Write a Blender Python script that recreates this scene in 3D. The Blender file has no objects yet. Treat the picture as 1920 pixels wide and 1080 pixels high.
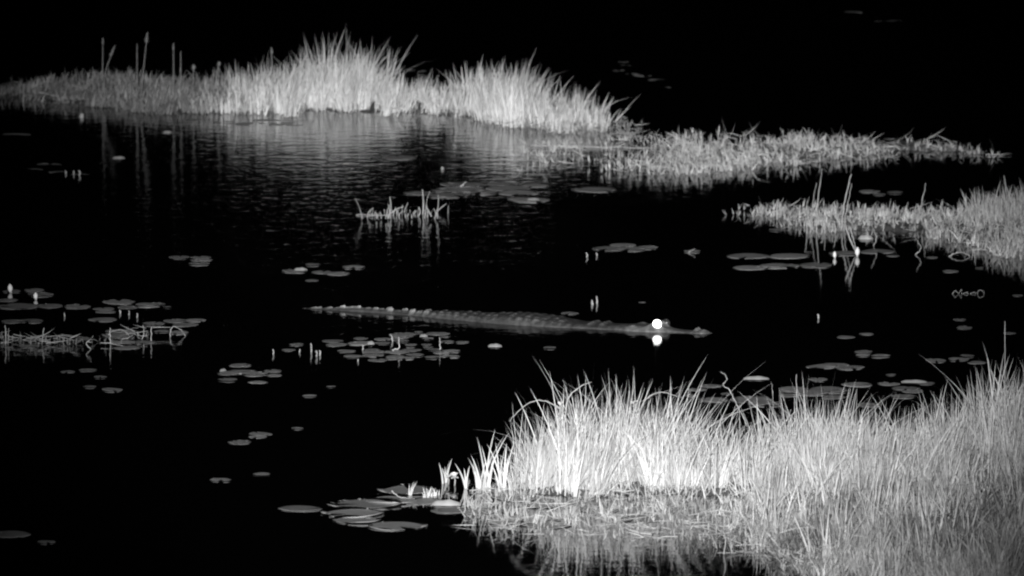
import bpy, math, random
import numpy as np

R = math.radians
# ------------------------------------------------------------------ camera, sky, lamp, exposure
scene = bpy.context.scene
CAM_H = 6.9                 # the observer stands on a low embankment above the marsh
PITCH = R(7.2)
F = 16529.0                 # focal length in pixels of a 1920 wide frame (long telephoto)
cam_d = bpy.data.cameras.new('camera')
cam = bpy.data.objects.new('camera', cam_d)
scene.collection.objects.link(cam)
cam.location = (0, 0, CAM_H)
cam.rotation_euler = (math.pi / 2 - PITCH, 0, 0)
cam_d.sensor_width = 36
cam_d.lens = 36 * F / 1920
cam_d.clip_start = 1
cam_d.clip_end = 3000
cam_d.dof.use_dof = True
cam_d.dof.focus_distance = 50
cam_d.dof.aperture_fstop = 6.3
scene.camera = cam

world = bpy.data.worlds.new('World')
scene.world = world
world.use_nodes = True
wn = world.node_tree
wn.nodes.clear()
sky = wn.nodes.new('ShaderNodeTexSky')
sky.sky_type = 'NISHITA'
sky.sun_disc = False
sky.sun_elevation = R(-5)
sky.sun_rotation = R(160)
bw = wn.nodes.new('ShaderNodeRGBToBW')
bgn = wn.nodes.new('ShaderNodeBackground')
bgn.inputs['Strength'].default_value = 0.05
wo = wn.nodes.new('ShaderNodeOutputWorld')
wn.links.new(sky.outputs[0], bw.inputs[0])
wn.links.new(bw.outputs[0], bgn.inputs['Color'])
wn.links.new(bgn.outputs[0], wo.inputs['Surface'])


def W(px, py, z=0.0):
    """point of the level z on the line of sight of a picture point"""
    dx, dy = (px - 960) / F, (540 - py) / F
    d = np.array([dx, math.cos(PITCH) + dy * math.sin(PITCH), -math.sin(PITCH) + dy * math.cos(PITCH)])
    return np.array([0, 0, CAM_H]) + d * ((z - CAM_H) / d[2])


def at_depth(px, py, Y):
    dx, dy = (px - 960) / F, (540 - py) / F
    d = np.array([dx, math.cos(PITCH) + dy * math.sin(PITCH), -math.sin(PITCH) + dy * math.cos(PITCH)])
    return np.array([0, 0, CAM_H]) + d * (Y / d[1])


# the searchlight beside the observer is the only light of this night
lamp_d = bpy.data.lights.new('searchlight', 'SPOT')
lamp = bpy.data.objects.new('searchlight', lamp_d)
scene.collection.objects.link(lamp)
lamp.location = (-0.5, 0.2, CAM_H + 0.55)
aim = W(1030, 390)
v = aim - np.array(lamp.location)
lamp.rotation_euler = (math.acos(-v[2] / np.linalg.norm(v)), 0, math.atan2(v[1], v[0]) - math.pi / 2)
lamp_d.energy = 248000
lamp_d.spot_size = R(9.0)
lamp_d.spot_blend = 1.0
lamp_d.shadow_soft_size = 0.06

vs = scene.view_settings
vs.view_transform = 'Standard'
vs.look = 'None'
vs.exposure = 0
vs.gamma = 1
vs.use_curve_mapping = False
scene.cycles.use_denoising = True
scene.cycles.max_bounces = 6
scene.cycles.filter_width = 2.15

rng = np.random.default_rng(7)
random.seed(7)
COL = scene.collection
ORD = ['first', 'second', 'third', 'fourth', 'fifth', 'sixth', 'seventh', 'eighth', 'ninth', 'tenth', 'eleventh', 'twelfth']


# ------------------------------------------------------------------ materials
def new_mat(name):
    m = bpy.data.materials.new(name)
    m.use_nodes = True
    nt = m.node_tree
    nt.nodes.clear()
    out = nt.nodes.new('ShaderNodeOutputMaterial')
    return m, nt, out


def grey(v):
    return (v, v, v, 1)


def blade_material(name, base, trans=0.3, spec=0.25):
    m, nt, out = new_mat(name)
    N, L = nt.nodes.new, nt.links.new
    at = N('ShaderNodeAttribute'); at.attribute_name = 'tone'
    mul = N('ShaderNodeMath'); mul.operation = 'MULTIPLY'; mul.inputs[1].default_value = base
    L(at.outputs['Fac'], mul.inputs[0])
    tc = N('ShaderNodeTexCoord')
    mp = N('ShaderNodeMapping'); mp.inputs['Scale'].default_value = (60, 60, 9)
    no = N('ShaderNodeTexNoise'); no.inputs['Scale'].default_value = 1.0; no.inputs['Detail'].default_value = 2
    L(tc.outputs['Object'], mp.inputs[0]); L(mp.outputs[0], no.inputs['Vector'])
    mr = N('ShaderNodeMapRange'); mr.inputs['To Min'].default_value = 0.65; mr.inputs['To Max'].default_value = 1.3
    L(no.outputs['Fac'], mr.inputs['Value'])
    mul2 = N('ShaderNodeMath'); mul2.operation = 'MULTIPLY'; mul2.use_clamp = True
    L(mul.outputs[0], mul2.inputs[0]); L(mr.outputs[0], mul2.inputs[1])
    p = N('ShaderNodeBsdfPrincipled'); p.inputs['Roughness'].default_value = 0.5
    p.inputs['Specular IOR Level'].default_value = spec
    t = N('ShaderNodeBsdfTranslucent')
    mix = N('ShaderNodeMixShader'); mix.inputs[0].default_value = trans
    L(mul2.outputs[0], p.inputs['Base Color']); L(mul2.outputs[0], t.inputs['Color'])
    L(p.outputs[0], mix.inputs[1]); L(t.outputs[0], mix.inputs[2]); L(mix.outputs[0], out.inputs[0])
    return m


def plain_material(name, base, rough=0.6, spec=0.3, scale=20.0, lo=0.7, hi=1.2, coat=0.0, rand=0.0, bump=0.0):
    m, nt, out = new_mat(name)
    N, L = nt.nodes.new, nt.links.new
    tc = N('ShaderNodeTexCoord')
    no = N('ShaderNodeTexNoise'); no.inputs['Scale'].default_value = scale; no.inputs['Detail'].default_value = 4
    L(tc.outputs['Object'], no.inputs['Vector'])
    mr = N('ShaderNodeMapRange'); mr.inputs['From Min'].default_value = 0.25; mr.inputs['From Max'].default_value = 0.75
    mr.inputs['To Min'].default_value = lo * base; mr.inputs['To Max'].default_value = hi * base
    L(no.outputs['Fac'], mr.inputs['Value'])
    src = mr.outputs[0]
    if rand:
        oi = N('ShaderNodeObjectInfo')
        m2 = N('ShaderNodeMapRange'); m2.inputs['To Min'].default_value = 1 - rand; m2.inputs['To Max'].default_value = 1 + rand
        L(oi.outputs['Random'], m2.inputs['Value'])
        mu = N('ShaderNodeMath'); mu.operation = 'MULTIPLY'
        L(src, mu.inputs[0]); L(m2.outputs[0], mu.inputs[1]); src = mu.outputs[0]
    p = N('ShaderNodeBsdfPrincipled')
    L(src, p.inputs['Base Color'])
    p.inputs['Roughness'].default_value = rough
    p.inputs['Specular IOR Level'].default_value = spec
    p.inputs['Coat Weight'].default_value = coat
    if bump:
        b = N('ShaderNodeBump'); b.inputs['Strength'].default_value = 1; b.inputs['Distance'].default_value = bump
        L(no.outputs['Fac'], b.inputs['Height']); L(b.outputs[0], p.inputs['Normal'])
    L(p.outputs[0], out.inputs[0])
    return m


def water_material():
    m, nt, out = new_mat('pond_water')
    N, L = nt.nodes.new, nt.links.new
    tc = N('ShaderNodeTexCoord')

    def noise(scale, detail, vec):
        n = N('ShaderNodeTexNoise'); n.inputs['Scale'].default_value = scale; n.inputs['Detail'].default_value = detail
        L(vec, n.inputs['Vector']); return n.outputs['Fac']
    P = tc.outputs['Object']
    # a patch of breeze in the open water before the far island
    c = W(640, 370)
    sub = N('ShaderNodeVectorMath'); sub.operation = 'SUBTRACT'; sub.inputs[1].default_value = (c[0], c[1], 0)
    L(P, sub.inputs[0])
    mp = N('ShaderNodeVectorMath'); mp.operation = 'MULTIPLY'; mp.inputs[1].default_value = (1 / 2.6, 1 / 12, 0)
    L(sub.outputs[0], mp.inputs[0])
    ln = N('ShaderNodeVectorMath'); ln.operation = 'LENGTH'; L(mp.outputs[0], ln.inputs[0])
    wob = N('ShaderNodeMath'); wob.operation = 'MULTIPLY_ADD'; wob.inputs[1].default_value = 0.9; 
    L(noise(0.45, 2, P), wob.inputs[0]); L(ln.outputs['Value'], wob.inputs[2])
    mr = N('ShaderNodeMapRange'); mr.interpolation_type = 'SMOOTHSTEP'
    mr.inputs['From Min'].default_value = 0.7; mr.inputs['From Max'].default_value = 1.7
    mr.inputs['To Min'].default_value = 1.0; mr.inputs['To Max'].default_value = 0.2
    L(wob.outputs[0], mr.inputs['Value'])
    a = noise(6.5, 3, P)
    b = noise(14.0, 2, P)
    h = N('ShaderNodeMath'); h.operation = 'MULTIPLY_ADD'; h.inputs[1].default_value = 0.3
    L(b, h.inputs[0]); L(a, h.inputs[2])
    hm = N('ShaderNodeMath'); hm.operation = 'MULTIPLY'
    L(h.outputs[0], hm.inputs[0]); L(mr.outputs[0], hm.inputs[1])
    bp = N('ShaderNodeBump'); bp.inputs['Strength'].default_value = 1.0; bp.inputs['Distance'].default_value = 0.005
    L(hm.outputs[0], bp.inputs['Height'])
    p = N('ShaderNodeBsdfPrincipled')
    p.inputs['Base Color'].default_value = grey(0.003)
    rg = N('ShaderNodeMapRange'); rg.inputs['From Min'].default_value = .12; rg.inputs['To Min'].default_value = .035; rg.inputs['To Max'].default_value = .07
    L(mr.outputs[0], rg.inputs['Value']); L(rg.outputs[0], p.inputs['Roughness'])
    p.inputs['IOR'].default_value = 1.333
    L(bp.outputs[0], p.inputs['Normal'])
    L(p.outputs[0], out.inputs[0])
    return m


M_WATER = water_material()
M_GRASS = blade_material('sunbleached_grass', 0.66, 0.28)
M_WEED = blade_material('marsh_weed', 0.5, 0.25)
M_DULL = blade_material('dull_sedge', 0.38, 0.25)
M_LITTER = blade_material('dry_litter', 0.6, 0.05)
M_MUD = plain_material('wet_peat', 0.10, 0.55, 0.4, 9, 0.4, 1.6, bump=0.02)
M_PAD = plain_material('lily_pad_leaf', 0.29, 0.42, 0.35, 14, 0.75, 1.2, rand=0.22, bump=0.002)
M_PADLIGHT = plain_material('pale_leaf_underside', 0.62, 0.5, 0.3, 14, 0.85, 1.1)
M_BUD = plain_material('white_petal', 0.6, 0.5, 0.3, 30, 0.95, 1.05)
M_STEM = plain_material('dead_stem', 0.36, 0.6, 0.3, 40, 0.6, 1.15, rand=0.15)
M_REED = plain_material('grey_reed', 0.24, 0.7, 0.2, 40, 0.6, 1.15)
M_SEED = plain_material('seed_fluff', 0.5, 0.9, 0.1, 60, 0.6, 1.2)
M_SKIN = plain_material('wet_scaly_hide', 0.105, 0.42, 0.5, 30, 0.45, 1.6, bump=0.004)
nt = M_SKIN.node_tree      # the dry keels of the scutes are paler than the wet hide; the head is paled for eye flare
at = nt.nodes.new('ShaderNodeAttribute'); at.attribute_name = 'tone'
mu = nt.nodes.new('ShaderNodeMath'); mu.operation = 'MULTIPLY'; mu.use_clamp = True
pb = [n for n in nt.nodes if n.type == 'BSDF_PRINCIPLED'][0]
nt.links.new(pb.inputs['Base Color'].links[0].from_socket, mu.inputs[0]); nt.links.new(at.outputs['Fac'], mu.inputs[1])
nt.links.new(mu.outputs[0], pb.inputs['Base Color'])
M_EYE_GLOW, nt, out = new_mat('emissive_eyeshine')
em = nt.nodes.new('ShaderNodeEmission')  # emission stands in for searchlight thrown back by the eye
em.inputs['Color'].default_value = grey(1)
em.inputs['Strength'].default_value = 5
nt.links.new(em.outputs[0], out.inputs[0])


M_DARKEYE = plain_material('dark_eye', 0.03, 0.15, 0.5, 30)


# ------------------------------------------------------------------ object helpers
def tag(o, label=None, cat=None, group=None, kind=None):
    if label: o['label'] = label
    if cat: o['category'] = cat
    if group: o['group'] = group
    if kind: o['kind'] = kind
    return o


def mesh_from(name, verts, faces, mat, smooth=False, tone=None):
    me = bpy.data.meshes.new(name)
    me.from_pydata([tuple(map(float, p)) for p in verts], [], faces)
    me.materials.append(mat)
    if smooth:
        me.polygons.foreach_set('use_smooth', np.ones(len(me.polygons), bool))
    if tone is not None:
        at = me.attributes.new('tone', 'FLOAT', 'POINT')
        at.data.foreach_set('value', np.asarray(tone, np.float32))
    me.update()
    return me


def link(name, me, parent=None, loc=(0, 0, 0), rot=(0, 0, 0)):
    o = bpy.data.objects.new(name, me)
    COL.objects.link(o)
    o.location = loc
    o.rotation_euler = rot
    if parent: o.parent = parent
    return o


def empty(name, loc):
    o = bpy.data.objects.new(name, None)
    COL.objects.link(o)
    o.location = tuple(map(float, loc))
    o.empty_display_size = 0.1
    return o


def tube(points, radii, n=6):
    P = np.asarray(points, float)
    k = len(P)
    radii = np.broadcast_to(np.asarray(radii, float), (k,))
    T = np.gradient(P, axis=0)
    T /= np.linalg.norm(T, axis=1)[:, None] + 1e-9
    verts, faces = [], []
    ref = np.array([0.2, 1.0, 0.1])
    for i in range(k):
        a = np.cross(T[i], ref)
        if np.linalg.norm(a) < 0.1: a = np.cross(T[i], [1, 0, 0])
        a /= np.linalg.norm(a); b = np.cross(T[i], a)
        for j in range(n):
            an = 2 * math.pi * j / n
            verts.append(P[i] + radii[i] * (a * math.cos(an) + b * math.sin(an)))
    for i in range(k - 1):
        for j in range(n):
            faces.append((i * n + j, i * n + (j + 1) % n, (i + 1) * n + (j + 1) % n, (i + 1) * n + j))
    faces.append(tuple(range(n))[::-1]); faces.append(tuple((k - 1) * n + j for j in range(n)))
    return verts, faces


def smooth_line(pts, m=6):
    """Catmull-Rom through the points"""
    P = [np.asarray(p, float) for p in pts]
    if len(P) < 3:
        return [P[0] + (P[-1] - P[0]) * t for t in np.linspace(0, 1, m)]
    P = [2 * P[0] - P[1]] + P + [2 * P[-1] - P[-2]]
    out = []
    for i in range(1, len(P) - 2):
        for t in np.linspace(0, 1, m, endpoint=False):
            a, b, c, d = P[i - 1:i + 3]
            out.append(0.5 * ((2 * b) + (c - a) * t + (2 * a - 5 * b + 4 * c - d) * t * t + (3 * b - a - 3 * c + d) * t ** 3))
    out.append(P[-2])
    return out


def ribbons(base, length, width, yaw, elev, droop, face, K=4, tone=None, upright=False):
    """N blades as ribbons. base Nx3; they leave the base towards yaw at elevation elev and droop."""
    N = len(base)
    t = np.linspace(0, 1, K + 1)
    hd = np.stack([np.cos(yaw), np.sin(yaw)], 1)
    side = np.stack([np.cos(face), np.sin(face), np.zeros(N)], 1)
    if upright: side = np.stack([np.zeros(N), np.full(N, .25), np.ones(N)], 1)
    pos = base.copy()
    V = np.zeros((N, 2 * K + 1, 3), np.float64)
    seg = length / K
    for i in range(K + 1):
        if i > 0:
            e = elev - droop * (i - 0.5) / K
            pos = pos + np.stack([hd[:, 0] * np.cos(e) * seg, hd[:, 1] * np.cos(e) * seg, np.sin(e) * seg], 1)
        w = width * 0.5 * min(1.0, (1.06 - t[i]) ** 0.75 * 1.12) * (0.75 + 0.25 * min(1, t[i] * 4))
        if i < K:
            V[:, 2 * i] = pos - side * w[:, None]
            V[:, 2 * i + 1] = pos + side * w[:, None]
        else:
            V[:, 2 * K] = pos
    V[:, :, 2] = np.maximum(V[:, :, 2], 0.004)
    idx = np.arange(N)[:, None] * (2 * K + 1)
    quads = np.concatenate([idx + np.array([[2 * i, 2 * i + 1, 2 * i + 3, 2 * i + 2]]) for i in range(K - 1)], 0) if K > 1 else np.zeros((0, 4), int)
    tris = idx + np.array([[2 * K - 2, 2 * K - 1, 2 * K]])
    if tone is None: tone = np.ones(N)
    return V.reshape(-1, 3), quads, tris, np.repeat(tone, 2 * K + 1)


def ribbon_object(name, packs, mat):
    vs_, qs, ts, tn = [], [], [], []
    off = 0
    for V, q, t, tone in packs:
        vs_.append(V); qs.append(q + off); ts.append(t + off); tn.append(tone); off += len(V)
    V = np.concatenate(vs_); Q = np.concatenate(qs); T = np.concatenate(ts); tone = np.concatenate(tn)
    me = bpy.data.meshes.new(name)
    me.vertices.add(len(V)); me.vertices.foreach_set('co', V.astype(np.float32).ravel())
    loops = np.concatenate([Q.ravel(), T.ravel()]).astype(np.int32)
    me.loops.add(len(loops)); me.loops.foreach_set('vertex_index', loops)
    tot = np.concatenate([np.full(len(Q), 4), np.full(len(T), 3)]).astype(np.int32)
    st = np.concatenate([[0], np.cumsum(tot)[:-1]]).astype(np.int32)
    me.polygons.add(len(tot)); me.polygons.foreach_set('loop_start', st); me.polygons.foreach_set('loop_total', tot)
    me.materials.append(mat)
    at = me.attributes.new('tone', 'FLOAT', 'POINT'); at.data.foreach_set('value', tone.astype(np.float32))
    me.update(calc_edges=True); me.validate()
    return link(name, me)


# ------------------------------------------------------------------ the setting: water and peat
wv = [(-400, -20, 0), (400, -20, 0), (400, 1500, 0), (-400, 1500, 0)]
tag(link('water', mesh_from('water', wv, [(0, 1, 2, 3)], M_WATER)), kind='structure')


def interp(st, x, col):
    return np.interp(x, [s[0] for s in st], [s[col] for s in st])


def bank(name, st, label, hmax=0.045, seed=0):
    """a low mat of peat: stations (px, y_front, y_back)"""
    r = np.random.default_rng(seed)
    nx, ny = 120, 34
    xs = np.linspace(st[0][0], st[-1][0], nx)
    wob1 = np.interp(xs, np.linspace(xs[0], xs[-1], 30), r.normal(0, 2.0, 30))
    wob2 = np.interp(xs, np.linspace(xs[0], xs[-1], 30), r.normal(0, 1.5, 30))
    lump = r.normal(0, 1, (30, 12))
    verts, faces = [], []
    for i, x in enumerate(xs):
        a, b = interp(st, x, 1) + wob1[i], interp(st, x, 2) + wob2[i]
        for j in range(ny):
            t = j / (ny - 1)
            p = W(x, a + (b - a) * t)
            e = min(t, 1 - t, i / nx, 1 - (i + 1) / nx if st[-1][0] < 1930 else 1) * 7
            e = min(1, max(0, e))
            u, w_ = i / nx * 29, t * 11
            l = lump[int(u), int(w_)] * 0.5 + lump[min(29, int(u) + 1), int(w_)] * 0.5 * (u % 1)
            p[2] = -0.03 + e * (0.034 + hmax * 0.5 + hmax * 0.35 * max(-1.2, min(1.5, l))) + r.normal(0, 0.004)
            verts.append(p)
    for i in range(nx - 1):
        for j in range(ny - 1):
            faces.append((i * ny + j, (i + 1) * ny + j, (i + 1) * ny + j + 1, i * ny + j + 1))
    o = link(name, mesh_from(name, verts, faces, M_MUD, True))
    return tag(o, kind='structure')


bank('mud_bank', [(1440, 1085, 930), (1500, 1085, 900), (1600, 1110, 885), (1750, 1120, 865), (1950, 1120, 830)], '', 0.05, 1)
bank('mud_bank', [(900, 930, 893), (1000, 932, 886), (1200, 930, 884), (1400, 935, 884), (1470, 945, 890)], '', 0.02, 2)
bank('mud_bank', [(-20, 183, 168), (120, 196, 160), (300, 212, 170), (500, 213, 178), (700, 213, 178), (860, 222, 185), (1000, 240, 200), (1140, 246, 222)], '', 0.004, 3)
bank('mud_bank', [(1290, 300, 275), (1400, 305, 270), (1550, 298, 268), (1700, 282, 268), (1830, 288, 278)], '', 0.02, 4)
bank('mud_bank', [(1480, 425, 402), (1600, 432, 402), (1750, 445, 402), (1940, 480, 402)], '', 0.02, 5)


# ------------------------------------------------------------------ grass, weeds and litter
def patch(P, sc, seed):
    """smooth uneven cover, 0..1"""
    q = np.random.default_rng(seed)
    v_ = np.zeros(len(P))
    for k in range(7):
        a_ = q.uniform(0, math.pi); f_ = sc * q.uniform(.5, 1.8)
        v_ += np.sin((P[:, 0] * math.cos(a_) + P[:, 1] * .35 * math.sin(a_)) * f_ + q.uniform(0, 6.3))
    return 1 / (1 + np.exp(-v_ * .9))


def spots_in(st, n, r, dens_pow=1.0, patchy=0.0, sc=9.0, seed=1, rag=0.0):
    xs = np.linspace(st[0][0], st[-1][0], 400)
    d = interp(st, xs, 4) * np.maximum(1, interp(st, xs, 1) - interp(st, xs, 2)) ** dens_pow
    d /= d.sum()
    m = n * 3 if patchy else n
    cx = r.choice(xs, m, p=d) + r.uniform(-1.5, 1.5, m)
    t = r.uniform(0, 1, m)
    cy = interp(st, cx, 1) * (1 - t) + interp(st, cx, 2) * t
    if rag:
        q = np.random.default_rng(seed + 50)
        cy = cy + rag * np.interp(cx, np.arange(-60, 2000, 14), q.normal(0, 1, 148)[:len(np.arange(-60, 2000, 14))]) + rag * .4 * r.normal(0, 1, m)
    C = np.array([W(a_, b_) for a_, b_ in zip(cx, cy)])
    if patchy:
        keep = r.random(m) < (1 - patchy) + patchy * patch(C, sc, seed)
        i = np.nonzero(keep)[0][:n]
        cx, C = cx[i], C[i]
    return cx, C


def grass_pack(st, clumps, per, width, r, spread=0.05, wind=0.0, hvar=(0.5, 1.05), tone=(0.75, 1.1), lean=0.16, K=5, dens_pow=1.0, droopy=0.5, patchy=0.0, seed=1, sc=9.0, clump_lean=0.09, rag=0.0, tpatch=0.0):
    """stations (px, y_front, y_back, height_px, density)"""
    cx, C = spots_in(st, clumps, r, dens_pow, patchy, sc, seed, rag)
    clumps = len(cx)
    Hh = interp(st, cx, 3) * np.linalg.norm(C - np.array([0, 0, CAM_H]), axis=1) / F * r.uniform(0.7, 1.12, clumps)
    ctone = r.uniform(*tone, clumps) * (1 - tpatch + tpatch * 1.5 * patch(C, sc * 1.3, seed + 30))
    clean = r.normal(0, clump_lean, (clumps, 2))
    n = clumps * per
    ci = np.repeat(np.arange(clumps), per)
    off = r.normal(0, spread, (n, 2)) * np.sqrt(r.uniform(.1, 1, clumps))[ci][:, None]
    base = C[ci] + np.concatenate([off, np.full((n, 1), -0.01)], 1)
    L = Hh[ci] * (hvar[0] + (hvar[1] - hvar[0]) * r.beta(2.2, 1.6, n))
    L *= np.where(r.random(n) < .035, r.uniform(1.05, 1.3, n), 1)
    lv = off / max(spread, 1e-4) * lean * 0.5 + clean[ci] + r.normal(0, lean * 0.7, (n, 2)) + np.array([wind, 0])
    stray = r.random(n) < .1
    lv[stray] *= r.uniform(1.4, 2.6, (stray.sum(), 1))
    yaw = np.arctan2(lv[:, 1], lv[:, 0])
    mag = np.minimum(np.hypot(lv[:, 0], lv[:, 1]), 0.95)
    elev = math.pi / 2 - mag * 0.6
    droop = mag * 1.3 * r.uniform(0.2, 1.0, n) + (r.random(n) < 0.05) * r.uniform(0.4, 1.6, n) * droopy
    face = r.uniform(0, math.pi, n)
    face = np.where(r.random(n) < 0.5, r.normal(0, 0.6, n), face)
    w = width * r.uniform(0.5, 1.35, n)
    return ribbons(base, L / np.sin(np.clip(elev - droop * .4, .5, 1.6)), w, yaw, elev, droop, face, K, ctone[ci] * r.uniform(0.8, 1.15, n))


def herb_pack(st, n, r, hpx=(8, 30), leaf=(0.02, 0.05), leaves=9, width=0.007, tone=(0.6, 1.1), dens_pow=1.0, patchy=0.0, seed=1, sc=9.0, tpatch=0.0):
    """small weeds: a short stem with leaves standing out from its upper part"""
    cx, C = spots_in(st, n, r, dens_pow, patchy, sc, seed)
    n = len(cx)
    H = r.uniform(hpx[0], hpx[1], n) * interp(st, cx, 3) * np.linalg.norm(C - np.array([0, 0, CAM_H]), axis=1) / F
    tn = r.uniform(*tone, n) * (1 - tpatch + tpatch * 1.5 * patch(C, sc * 1.3, seed + 30))
    ly = r.uniform(0, 2 * math.pi, n); tilt = np.abs(r.normal(0, 0.35, n))
    e0 = math.pi / 2 - tilt
    stems = ribbons(C - [0, 0, .01], H, np.full(n, 0.005), ly, e0, r.normal(0, .3, n), r.normal(0, .7, n), 3, tn)
    ci = np.repeat(np.arange(n), leaves)
    f = r.uniform(0.35, 1.0, n * leaves) * H[ci]
    B = C[ci] + np.stack([np.cos(ly[ci]) * np.cos(e0[ci]) * f, np.sin(ly[ci]) * np.cos(e0[ci]) * f, np.sin(e0[ci]) * f], 1)
    m = n * leaves
    yaw = r.uniform(0, 2 * math.pi, m)
    elev = r.uniform(0.2, 1.5, m)
    lv = ribbons(B, r.uniform(*leaf, m), width * r.uniform(.6, 1.3, m), yaw, elev, r.uniform(0, .5, m), yaw + math.pi / 2 + r.normal(0, .4, m), 3, tn[ci] * r.uniform(.85, 1.15, m))
    return [stems, lv]


def litter_pack(st, n, r, length=(0.03, 0.2), width=0.005, z=(0.005, 0.05), tone=(0.5, 1.1), tiltsd=0.18, patchy=0.0, seed=1, sc=9.0):
    cx, C = spots_in(st, n, r, 1.0, patchy, sc, seed)
    n = len(cx); C[:, 2] = r.uniform(*z, n)
    yaw = r.uniform(0, 2 * math.pi, n)
    V, q, t_, tn = ribbons(C, r.uniform(*length, n), width * r.uniform(.6, 1.4, n), yaw, r.normal(0.05, tiltsd, n), r.normal(0, .45, n), yaw + math.pi / 2, 3, r.uniform(*tone, n), True)
    return V, q, t_, tn


def stuff(name, packs, mat, label, cat):
    return tag(ribbon_object(name, packs, mat), label, cat, kind='stuff')


r = np.random.default_rng(11)
# far island, tall pale grass
far_tall = [(420, 213, 190, 70, .5), (470, 213, 180, 85, .9), (520, 213, 180, 95, 1), (575, 212, 178, 108, 1), (620, 212, 178, 118, 1.1), (680, 213, 178, 108, 1.1), (730, 213, 180, 80, 1.1),
            (765, 214, 185, 55, .8), (800, 216, 185, 60, .7), (840, 219, 190, 55, .6), (855, 222, 190, 85, .7), (900, 230, 195, 102, 1.1), (950, 236, 200, 118, 1.2), (990, 238, 205, 105, 1),
            (1030, 243, 210, 70, .7), (1080, 246, 215, 72, .9), (1110, 246, 220, 65, .6), (1140, 248, 225, 48, .25)]
stuff('tall_grass', [grass_pack([(a, b, c, d_ * .82, e) for a, b, c, d_, e in far_tall], 330, 13, 0.0085, r, 0.05, 0.05, (0.25, 1.1), (0.85, 1.3), 0.17, patchy=.6, seed=3, sc=7, rag=3.5, clump_lean=.12),
                     grass_pack(far_tall, 150, 5, 0.0065, r, 0.05, 0.07, (0.6, 1.15), (0.9, 1.3), 0.24, patchy=.6, seed=3, sc=7, rag=2, clump_lean=.16)], M_GRASS,
      'tall pale grass on the far island, brightest of the distant vegetation', 'grass')
far_left = [(-20, 182, 170, 14, .3), (30, 184, 166, 22, .8), (100, 193, 158, 26, 1), (180, 202, 155, 36, 1), (250, 210, 160, 38, 1), (330, 213, 168, 42, 1), (420, 214, 178, 55, 1), (480, 214, 180, 60, .7)]
stuff('marsh_grass', [grass_pack(far_left, 300, 9, 0.010, r, 0.06, 0.08, (0.3, 1.1), (0.4, 1.15), 0.3, patchy=.7, seed=4, tpatch=.6, rag=4)] + herb_pack(far_left, 300, r, (.3, .8), (0.03, 0.08), 7, 0.010, (.4, 1.1), patchy=.6, seed=5, tpatch=.6) + [litter_pack(far_left, 120, r, (.05, .2), .006)], M_DULL,
      'dull grey sedge covering the left end of the far island', 'grass')
far_skirt = [(440, 218, 208, 1, .4), (700, 218, 210, 1, .4), (860, 228, 215, 1, .6), (1000, 250, 235, 1, 1), (1100, 260, 240, 1, 1.2), (1160, 268, 235, 1, .8), (1200, 268, 245, 1, .5)]
stuff('water_weed', herb_pack(far_skirt, 260, r, (4, 26), (0.015, 0.045), 6, 0.006, (.4, 1.0)) + [litter_pack(far_skirt, 160, r)], M_WEED,
      'sparse low weeds along the waterline of the tall far grass', 'weeds')
# low bed behind, right of the island
low_far = [(965, 318, 262, 18, .12), (1010, 326, 266, 22, .2), (1100, 326, 264, 24, .28), (1200, 326, 264, 26, .45), (1260, 330, 264, 30, 1), (1330, 332, 266, 28, 1.1), (1420, 318, 265, 26, 1.2), (1500, 312, 264, 27, 1.2), (1560, 304, 266, 24, 1.2), (1640, 298, 268, 18, 1.2),
           (1700, 286, 269, 14, 1.2), (1790, 290, 276, 12, 1), (1830, 296, 282, 14, .8), (1890, 304, 294, 16, .4)]
stuff('low_marsh_plants', [grass_pack(low_far, 330, 6, 0.0065, r, 0.04, 0, (0.2, 1.15), (0.7, 1.5), 0.5, tpatch=.35, patchy=.85, seed=6, rag=4, clump_lean=.2)] + herb_pack(low_far, 420, r, (.2, .9), (0.02, 0.06), 7, 0.0055, (.7, 1.5), patchy=.8, seed=7) + [litter_pack(low_far, 420, r, (0.03, 0.2), .004, (.005, .06), (.7, 1.5), .4)], M_WEED,
      'low tangled weed bed behind the open water at right, beyond the floating stalk', 'weeds')
# middle bed at the right edge
mid_right = [(1355, 405, 394, 14, .3), (1400, 412, 396, 18, .5), (1460, 418, 394, 24, .9), (1520, 432, 396, 27, 1.1), (1600, 436, 398, 24, 1.1), (1700, 440, 400, 24, 1.1), (1780, 455, 400, 28, 1.1), (1830, 470, 402, 36, 1.1), (1880, 488, 402, 40, 1.1), (1940, 495, 402, 40, 1.1)]
stuff('marsh_plants', [grass_pack(mid_right, 330, 7, 0.0065, r, 0.04, 0, (0.25, 1.15), (0.6, 1.4), 0.4, tpatch=.35, patchy=.8, seed=8, rag=4, clump_lean=.18)] + herb_pack(mid_right, 380, r, (.2, .85), (0.02, 0.06), 7, 0.0055, (.6, 1.4), patchy=.75, seed=9) + [litter_pack(mid_right, 220, r, (.03, .16), .005, (.005, .06), (.5, 1.1), .3)], M_WEED,
      'grey weed bed reaching in from the right edge, at mid height of the picture', 'weeds')
mid_tall = [(1800, 415, 400, 45, .3), (1830, 418, 400, 62, 1), (1870, 425, 400, 60, 1), (1950, 430, 400, 70, 1)]
stuff('upright_grass', [grass_pack(mid_tall, 46, 8, 0.007, r, 0.035, .02, (0.5, 1.2), (0.6, 1.0), 0.2)], M_WEED,
      'upright grass rising from the right end of the middle weed bed', 'grass')
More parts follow.
